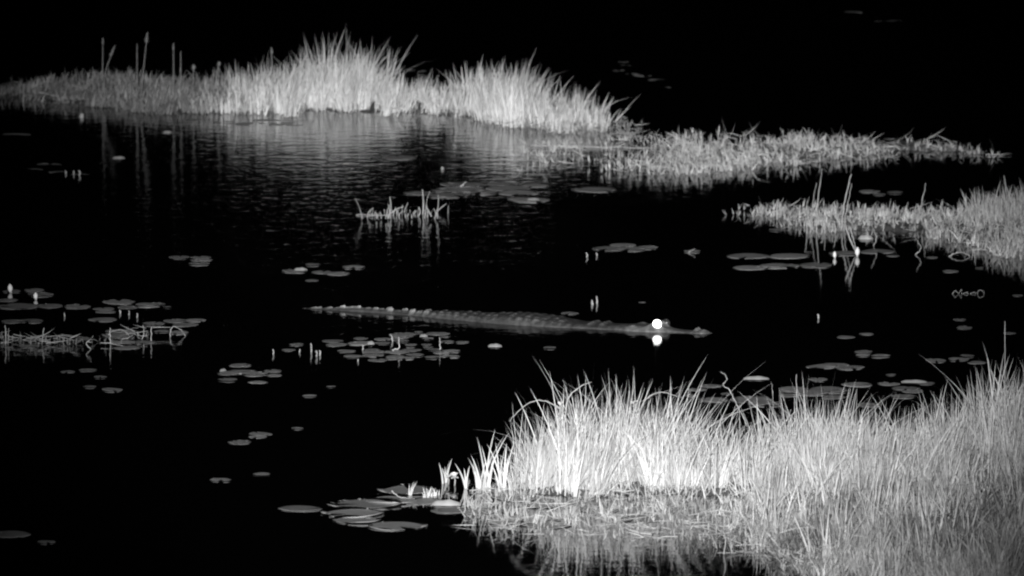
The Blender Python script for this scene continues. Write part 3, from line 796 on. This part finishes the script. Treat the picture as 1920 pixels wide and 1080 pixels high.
pads((0, 0), 1, [(1158, 1182, 116), (1160, 1184, 123), (1144, 1172, 132), (1172, 1200, 139), (1190, 1222, 142), (1215, 1248, 150), (1238, 1260, 164)], 'the faint group beyond the weed beds', 'faint far group', -0.0003)
pads((0, 0), 1, [(1572, 1618, 24), (1636, 1665, 39), (1662, 1700, 40), (1625, 1648, 76), (1654, 1672, 77)], 'the barely lit pads at top right', 'barely lit pads top right', -0.0012)
pads((0, 0), 1, [(745, 780, 131), (775, 800, 133)], 'the faint pair behind the far grass', 'faint pads over the grass', -0.0003)
pads(*D, [(890, 1000, 107), (960, 1030, 122), (1030, 1120, 112)], 'the dim three behind the middle weed bed', 'pads behind the middle bed')
pads(*D, [(220, 440, 433), (430, 640, 433)], 'the upper pair left of the right buds', 'upper pair left of the buds')
pads(*D, [(255, 430, 493), (395, 590, 483), (580, 770, 480)], 'the lower row left of the right buds', 'lower row left of the buds')
pads(*D, [(610, 660, 415), (730, 900, 420), (890, 1080, 410), (1030, 1100, 433)], 'those beside the right buds', 'pads beside the right buds')
pads(*D, [(1230, 1295, 441), (1310, 1400, 510), (1480, 1525, 495)], 'the small three near the oval ring', 'pads near the oval ring')
pads(*D, [(0, 95, 410)], 'pad with a small shoot, alone left of the long pads', None)
pads(*D, [(435, 510, 303)], 'dim pad under the left tip of the middle weed bed', None)
pads(*D, [(775, 875, 843), (890, 972, 828)], 'the pair right of the snout', 'pair right of the snout')
pads(*D, [(1365, 1440, 755), (1378, 1475, 796)], 'the pair below the curled reeds', 'pair below the curled stems')
pads(*D, [(865, 965, 920), (875, 950, 937), (950, 1055, 939)], 'the three touching pads at right', 'three touching pads at right')
pads(*D, [(620, 790, 993), (770, 925, 997), (690, 840, 985)], 'the oblong raft above the foreground grass', 'oblong raft')
pads(*D, [(1025, 1085, 1035)], 'tiny pad above the right foreground grass', None)
pads(*D, [(1222, 1340, 963), (1340, 1450, 957), (1440, 1540, 972), (1400, 1480, 940)], 'those behind the right grass tips', 'pads behind the right grass')
pads(*D, [(1620, 1690, 823)], 'small pad crossed by the highest bare stalk', None)
pads(*D, [(1665, 1728, 633)], 'dim pad at the right edge beside the stem ring', None)
pads((960, 220), 3.0, [(440, 640, 740), (540, 710, 722), (690, 825, 735), (590, 760, 742)], 'the flat raft right of centre', 'flat raft right of centre')
pads(*G, [(20, 125, 462), (85, 205, 442), (190, 260, 483), (10, 80, 493), (80, 240, 515), (230, 460, 515), (330, 500, 535)], 'the pads by the hook-shaped stalk', 'pads by the hook-shaped stalk')
pads(*G, [(800, 970, 435), (480, 640, 460), (560, 750, 478), (630, 840, 465), (985, 1100, 432), (1060, 1200, 455), (1050, 1180, 495), (880, 1010, 540), (1100, 1230, 470), (1180, 1280, 430), (480, 600, 490), (700, 830, 500)], 'the wide raft behind the foreground grass', 'wide raft behind the foreground grass')
pads(*G, [(625, 745, 412)], 'thin pad between the straight stalk and the wide raft', None)
pad(1017, 1044, 653, 'small lone pad below the alligator neck')
pad(1197, 1211, 567, 'tiny pad just above the shining eye')
for x0, x1, y, lab in [(140, 450, 625, 'leftmost of the big front pads'), (430, 870, 660, 'big front pad with a water glint in its middle'), (510, 840, 705, 'big front pad lying half under water in the middle of the group'),
                       (485, 975, 600, 'largest front pad with a jagged pale rim'), (735, 1100, 572, 'big front pad behind the largest one'), (785, 1250, 505, 'rearmost of the big front pads, behind the shoots'), (745, 1160, 743, 'nearest of the big front pads, alone at the front'),
                       (1170, 1450, 640, 'big front pad under the pale folded leaf'), (1380, 1640, 645, 'rightmost big front pad, under the broken stems'), (990, 1250, 580, 'big front pad left of the pale folded leaf'), (1560, 1750, 725, 'dim front pad at the foot of the broken stems')]:
    pads(*H_, [(x0, x1, y)], lab, None)
pads(*H_, [(1750, 2150, 735), (1620, 1900, 560), (1820, 2060, 610), (2450, 2750, 700), (2200, 2450, 640), (2060, 2320, 590)], 'the pads in the foreground weeds', 'pads in the foreground weeds')
# leaves that stand up and catch the light


def folded_leaf(x0, x1, y, h, label):
    b = W((x0 + x1) / 2, y)
    k = np.linalg.norm(b - np.array([0, 0, CAM_H])) / F
    wd, hh = (x1 - x0) / 2 * k, h * k
    verts, faces = [], []
    n, m = 16, 5
    for i in range(n + 1):
        u = i / n * 2 - 1
        prof = max(0.02, (1 - abs(u) ** 2.2)) ** .6
        for j in range(m + 1):
            t = j / m
            verts.append((u * wd, -0.02 + t * (0.05 + .02 * prof), 0.003 + hh * prof * math.sin(t * 1.4) * (.9 + .1 * math.sin(u * 7))))
        for j in range(m + 1):
            t = j / m
            verts.append((u * wd, -0.019 + t * (0.05 + .02 * prof) + .003, 0.0 + hh * prof * math.sin(t * 1.4) * (.9 + .1 * math.sin(u * 7)) - .003))
    q = 2 * (m + 1)
    for i in range(n):
        for j in range(m):
            a = i * q + j
            faces.append((a, a + q, a + q + 1, a + 1))
            a += m + 1
            faces.append((a, a + 1, a + q + 1, a + q))
    o = link('folded_leaf', mesh_from('folded_leaf', verts, faces, M_PADLIGHT, True), None, tuple(map(float, b)))
    return tag(o, label, 'leaf')


folded_leaf(809, 864, 948, 8, 'pale folded leaf standing on the big front pads')
folded_leaf(915, 941, 651, 4, 'pale curled leaf right of the dense pad raft')
folded_leaf(551, 576, 508, 4, 'pale curled leaf behind the alligator tail')
folded_leaf(1610, 1637, 449, 7, 'curled pale leaf below the middle weed bed')
folded_leaf(1394, 1442, 712, 4, 'bright curled leaf right of the hook-shaped stalk')
folded_leaf(988, 1012, 376, 3, 'bright fold on the front pad by the dead reeds')
folded_leaf(1690, 1738, 718, 3, 'pale curled leaf over the wide raft at right')
folded_leaf(412, 424, 697, 3, 'small white curl on the pads below left of the dense raft')
folded_leaf(211, 234, 298, 3, 'small dim curl in the water below the left island')
folded_leaf(305, 322, 250, 3, 'small pale curl in the water below the seed reeds')
folded_leaf(688, 702, 646, 4, 'small pale curl on the left half of the dense raft')
folded_leaf(787, 802, 632, 3, 'small pale curl on the right half of the dense raft')
stem('shoot', [(735, 656), (747, 654), (748, 645), (748, 631)], 1.6, 'bent white shoot in the middle of the dense raft', 'shoot', base=(742, 657))
stem('shoot', [(736, 640), (735, 632), (732, 627)], 1.8, 'short white shoot at the top of the dense raft', 'shoot')
stem('shoot', [(824, 656), (825, 645), (824, 633)], 1.2, 'thin upright shoot at the right of the dense raft', 'shoot')
stem('shoot', [(680, 656), (681, 651), (680, 646)], 1.4, 'tiny shoot at the left of the dense raft', 'shoot')
stem('shoot', [(1291, 474), (1296, 470), (1303, 467)], 1.0, 'small shoot on the lone pad left of the long pads', 'shoot')
stem('shoot', [(862, 352), (868, 346), (874, 340)], 1.3, 'slanting shoot on the raft by the dead reeds', 'shoot')


# ------------------------------------------------------------------ lily buds and white flowers
def bud(px, py, hpx, wpx, label, tilt=0.0):
    b = W(px, py)
    k = np.linalg.norm(b - np.array([0, 0, CAM_H])) / F
    root = empty('lily_bud', b)
    tag(root, label, 'lily bud')
    root.rotation_euler = (0, tilt, 0)
    v_, f_ = tube([(0, 0, -.05), (0.002, 0, 0), (0, 0, hpx * k * .25)], [.006, .006, .007], 6)
    link('stem', mesh_from('stem', v_, f_, M_STEM, True), root)
    H, Rr = hpx * k, wpx * k / 2
    for q in range(5):
        verts, faces = [], []
        n, m = 7, 4
        a0 = q * 2 * math.pi / 5
        for i in range(n + 1):
            t = i / n
            rad = Rr * (math.sin(math.pi * min(.98, .12 + t * .86)) ** .8) * (1.0 if q % 2 else .9)
            for j in range(m + 1):
                an = a0 + (j / m - .5) * 1.7 * (1 - t * .35)
                rr_ = rad * (1 + .10 * math.cos((j / m - .5) * 3))
                verts.append((rr_ * math.cos(an), rr_ * math.sin(an), H * (.12 + .88 * t)))
        for i in range(n):
            for j in range(m):
                a = i * (m + 1) + j
                faces.append((a, a + 1, a + m + 2, a + m + 1))
        link('petal', mesh_from('petal', verts, faces, M_BUD, True), root)


bud(20, 549, 17, 9, 'taller white lily bud at the left edge', -.08)
bud(67, 562, 14, 8, 'smaller white lily bud right of the one at the left edge')
bud(1565, 484, 13, 7, 'smaller white lily bud, left of the bent stalk')
bud(1607, 481, 18, 9, 'tall white lily bud touched by the bent stalk', .05)


def flower(px, py, label, seed, hpx=22):
    rr = random.Random(seed)
    b = W(px, py)
    k = np.linalg.norm(b - np.array([0, 0, CAM_H])) / F
    root = empty('flowering_weed', b)
    tag(root, label, 'flower')
    H = hpx * k
    v_, f_ = tube([(0, 0, -.02), (.004, 0, H * .5), (0, 0, H)], [.004, .004, .003], 5)
    link('stem', mesh_from('stem', v_, f_, M_STEM, True), root)
    for q in range(9):
        a = q * 2.4 + rr.uniform(-.3, .3)
        e = rr.uniform(.1, 1.1)
        Lp = rr.uniform(.022, .036)
        d = np.array([math.cos(a) * math.cos(e), math.sin(a) * math.cos(e), math.sin(e)])
        s = np.cross(d, [0, 0, 1]); s /= np.linalg.norm(s); u = np.cross(s, d)
        o_ = np.array([0, 0, H * rr.uniform(.75, 1)])
        verts, faces = [], []
        for t, w_ in ((0, .25), (.35, .8), (.7, 1.0), (.92, .7), (1.0, .15)):
            for sgn in (-1, 0, 1):
                verts.append(o_ + d * Lp * t + s * sgn * w_ * .010 + u * (.004 * abs(sgn) - .006 * t * t))
        for i in range(4):
            for j in range(2):
                aa = i * 3 + j
                faces.append((aa, aa + 1, aa + 4, aa + 3))
        link('petal', mesh_from('petal', verts, faces, M_BUD, True), root)


flower(840, 908, 'white flowering weed at the left foot of the small grass tuft', 1, 16)
flower(852, 910, 'white flowering weed right of the small upright grass tuft', 2, 18)
flower(1050, 905, 'white bloom high in the left half of the foreground clump', 3, 148)
flower(1188, 900, 'white bloom near the top of the foreground clump, right half', 4, 150)

# shoots on the rear front pad
make_tuft(768, 930, 34, 7, 1.2, .05, 'pale branching shoot on the rearmost front pad', 21, .008)
make_tuft(800, 932, 26, 10, 3.5, .0, 'low white shoots between the branching shoot and the flowers', 22, .008)
make_tuft(815, 930, 22, 8, 4, .1, 'short shoots just left of the white flowers', 23, .008)
stem('dead_stalk', [(734, 920), (748, 931), (775, 936)], 1.6, 'pale stalk lying across the rear front pads', 'stalk', base=(760, 937))


# ------------------------------------------------------------------ the alligator
def alligator():
    tail, snout = W(561, 579), W(1335, 625)
    ax = snout - tail
    Lg = float(np.linalg.norm(ax[:2]))
    root = empty('alligator', tail)
    root.rotation_euler = (0, 0, math.atan2(ax[1], ax[0]))
    tag(root, 'long dark alligator floating low with one brilliantly shining eye', 'alligator')
    S = [0, .03, .10, .20, .31, .38, .46, .56, .64, .685, .72, .77, .80, .83, .855, .875, .893, .915, .94, .965, .985, 1.0]
    Wd = [.008, .016, .026, .038, .062, .10, .128, .145, .14, .122, .108, .104, .106, .112, .108, .098, .082, .066, .058, .056, .045, .012]
    Tp = [.006, .014, .020, .024, .030, .040, .050, .058, .050, .034, .028, .028, .030, .034, .034, .032, .024, .015, .012, .016, .014, .002]
    ns, nv = 900, 56
    s = np.linspace(0, 1, ns)

    def sm(a):
        y = np.interp(s, S, a)
        k = np.ones(15) / 15
        yp = np.concatenate([np.full(7, y[0]), y, np.full(7, y[-1])])
        return np.convolve(yp, k, 'valid')
    wd, tp = sm(Wd), sm(Tp)
    rr = np.random.default_rng(5)
    verts = np.zeros((ns, nv, 3))
    keel_flare = np.full((ns, nv), .42)
    ang = np.linspace(-1.25 * math.pi / 2 - .2, 1.25 * math.pi / 2 + .2, nv)       # 0 = top
    cs, sn = np.cos(ang), np.sin(ang)
    sway = 0.07 * np.sin(s * 5.5 + .4) * (1 - s) ** 1.2
    for i in range(ns):
        x = s[i] * Lg
        flat = .8
        cz = np.sign(cs) * np.abs(cs) ** flat
        y = wd[i] * np.sign(sn) * np.abs(sn) ** .85
        z = np.where(cs > 0, tp[i] * cz, cs * wd[i] * .9)
        bump = np.zeros(nv)
        si = s[i]
        lat = y / max(wd[i], 1e-4)
        if si < .345:
            # upright crest of the tail: double row merging to one towards the tip
            pitch = .052
            sep = .62 * max(0, (si - .14) / .2)
            hgt = .017 * min(1, si / .06) * (1 if si < .3 else (.345 - si) / .045)
            for row, o in ((-sep, 0), (sep, .35)):
                ph = ((x + o * pitch) / pitch)
                fr = ph % 1
                saw = min(1, fr / .3, (1 - fr) / .12) * (.55 + .45 * fr)
                amp = .15 + 1.15 * ((math.sin(math.floor(ph) * 12.9898 + o * 30) * 43758.5) % 1)
                bump = np.maximum(bump, hgt * amp * max(0, saw) * np.exp(-((lat - row) / .30) ** 2))
        if .28 < si < .69:
            # keeled scutes in lengthwise rows over the back
            pitch = .056
            fade = min(1, (si - .28) / .06, (.69 - si) / .04)
            for k, row in enumerate((-.80, -.52, -.26, 0.0, .26, .52, .80)):
                ph = x / pitch + (.5 if k % 2 else 0) * .3 + k * .07
                fr = ph % 1
                amp = .1 + 1.5 * ((math.sin(math.floor(ph) * 78.233 + k * 37.7) * 43758.5) % 1)
                prof = max(0, math.sin(math.pi * fr)) ** .7 * (.5 + .5 * fr)
                bump = np.maximum(bump, .0065 * amp * fade * prof * np.exp(-((lat - row) / .11) ** 2))
                if fr < .1: bump -= .0015 * fade
        if .70 < si < .775:
            # nuchal shields on the neck
            for k, row in enumerate((-.5, 0.18, -.15, .5)):
                for c0 in (.722, .748):
                    bump = np.maximum(bump, .014 * np.exp(-((si - c0) / .008) ** 2 - ((lat - row) / .14) ** 2))
        if .80 < si < .92:
            # brow ridges over the eyes, with a trough between them
            for row in (-.52, .52):
                bump = np.maximum(bump, .030 * np.exp(-((si - .874) / .016) ** 2 - ((lat - row) / .26) ** 2))
            bump = np.maximum(bump, .012 * np.exp(-((si - .825) / .012) ** 2 - ((np.abs(lat) - .7) / .2) ** 2))
        if si > .94:
            for row in (-.28, .28):
                bump = np.maximum(bump, .020 * np.exp(-((si - .966) / .006) ** 2 - ((lat - row) / .25) ** 2))
            bump = np.maximum(bump, .010 * np.exp(-((si - .98) / .012) ** 2 - (lat / .8) ** 2))
        z = z + np.where(cs > -.1, bump, 0)
        keel_flare[i] += np.clip(bump / .016, 0, 1.2) * (2.4 if si < .34 else 1.6 if si < .7 else .3) + (.5 * min(1, (si - .76) / .06) if si > .76 else 0)  # head colour raised to carry the flare around the eye
        verts[i, :, 0] = x
        verts[i, :, 1] = y + sway[i]
        verts[i, :, 2] = z - .004 - .003 * (1 - si) - .004 * math.sin(si * 31) * (si < .7)
    verts[:, :, 2] += rr.normal(0, .0006, (ns, nv))
    faces = []
    for i in range(ns - 1):
        for j in range(nv - 1):
            a = i * nv + j
            faces.append((a, a + nv, a + nv + 1, a + 1))
    faces.append(tuple(range(nv))); faces.append(tuple((ns - 1) * nv + j for j in range(nv))[::-1])
    link('body', mesh_from('body', verts.reshape(-1, 3), faces, M_SKIN, True, keel_flare.ravel()), root)
    # eyes, oversized; the near one glows in place of its glare
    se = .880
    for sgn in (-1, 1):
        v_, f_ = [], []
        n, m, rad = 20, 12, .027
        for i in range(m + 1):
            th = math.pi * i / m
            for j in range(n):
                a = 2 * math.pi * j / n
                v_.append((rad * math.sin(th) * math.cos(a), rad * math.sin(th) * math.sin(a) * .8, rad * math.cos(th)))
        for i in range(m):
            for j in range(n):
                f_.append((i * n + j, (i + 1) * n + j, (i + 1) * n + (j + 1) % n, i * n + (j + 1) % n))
        o = link('eye', mesh_from('eye', v_, f_, M_EYE_GLOW if sgn < 0 else M_DARKEYE, True), root, (se * Lg, sgn * .066, .046 if sgn < 0 else .036))
        o['label'] = 'oversized eye glowing white in place of returned beam light' if sgn < 0 else 'far eye turned away and dark'
    return root


alligator()
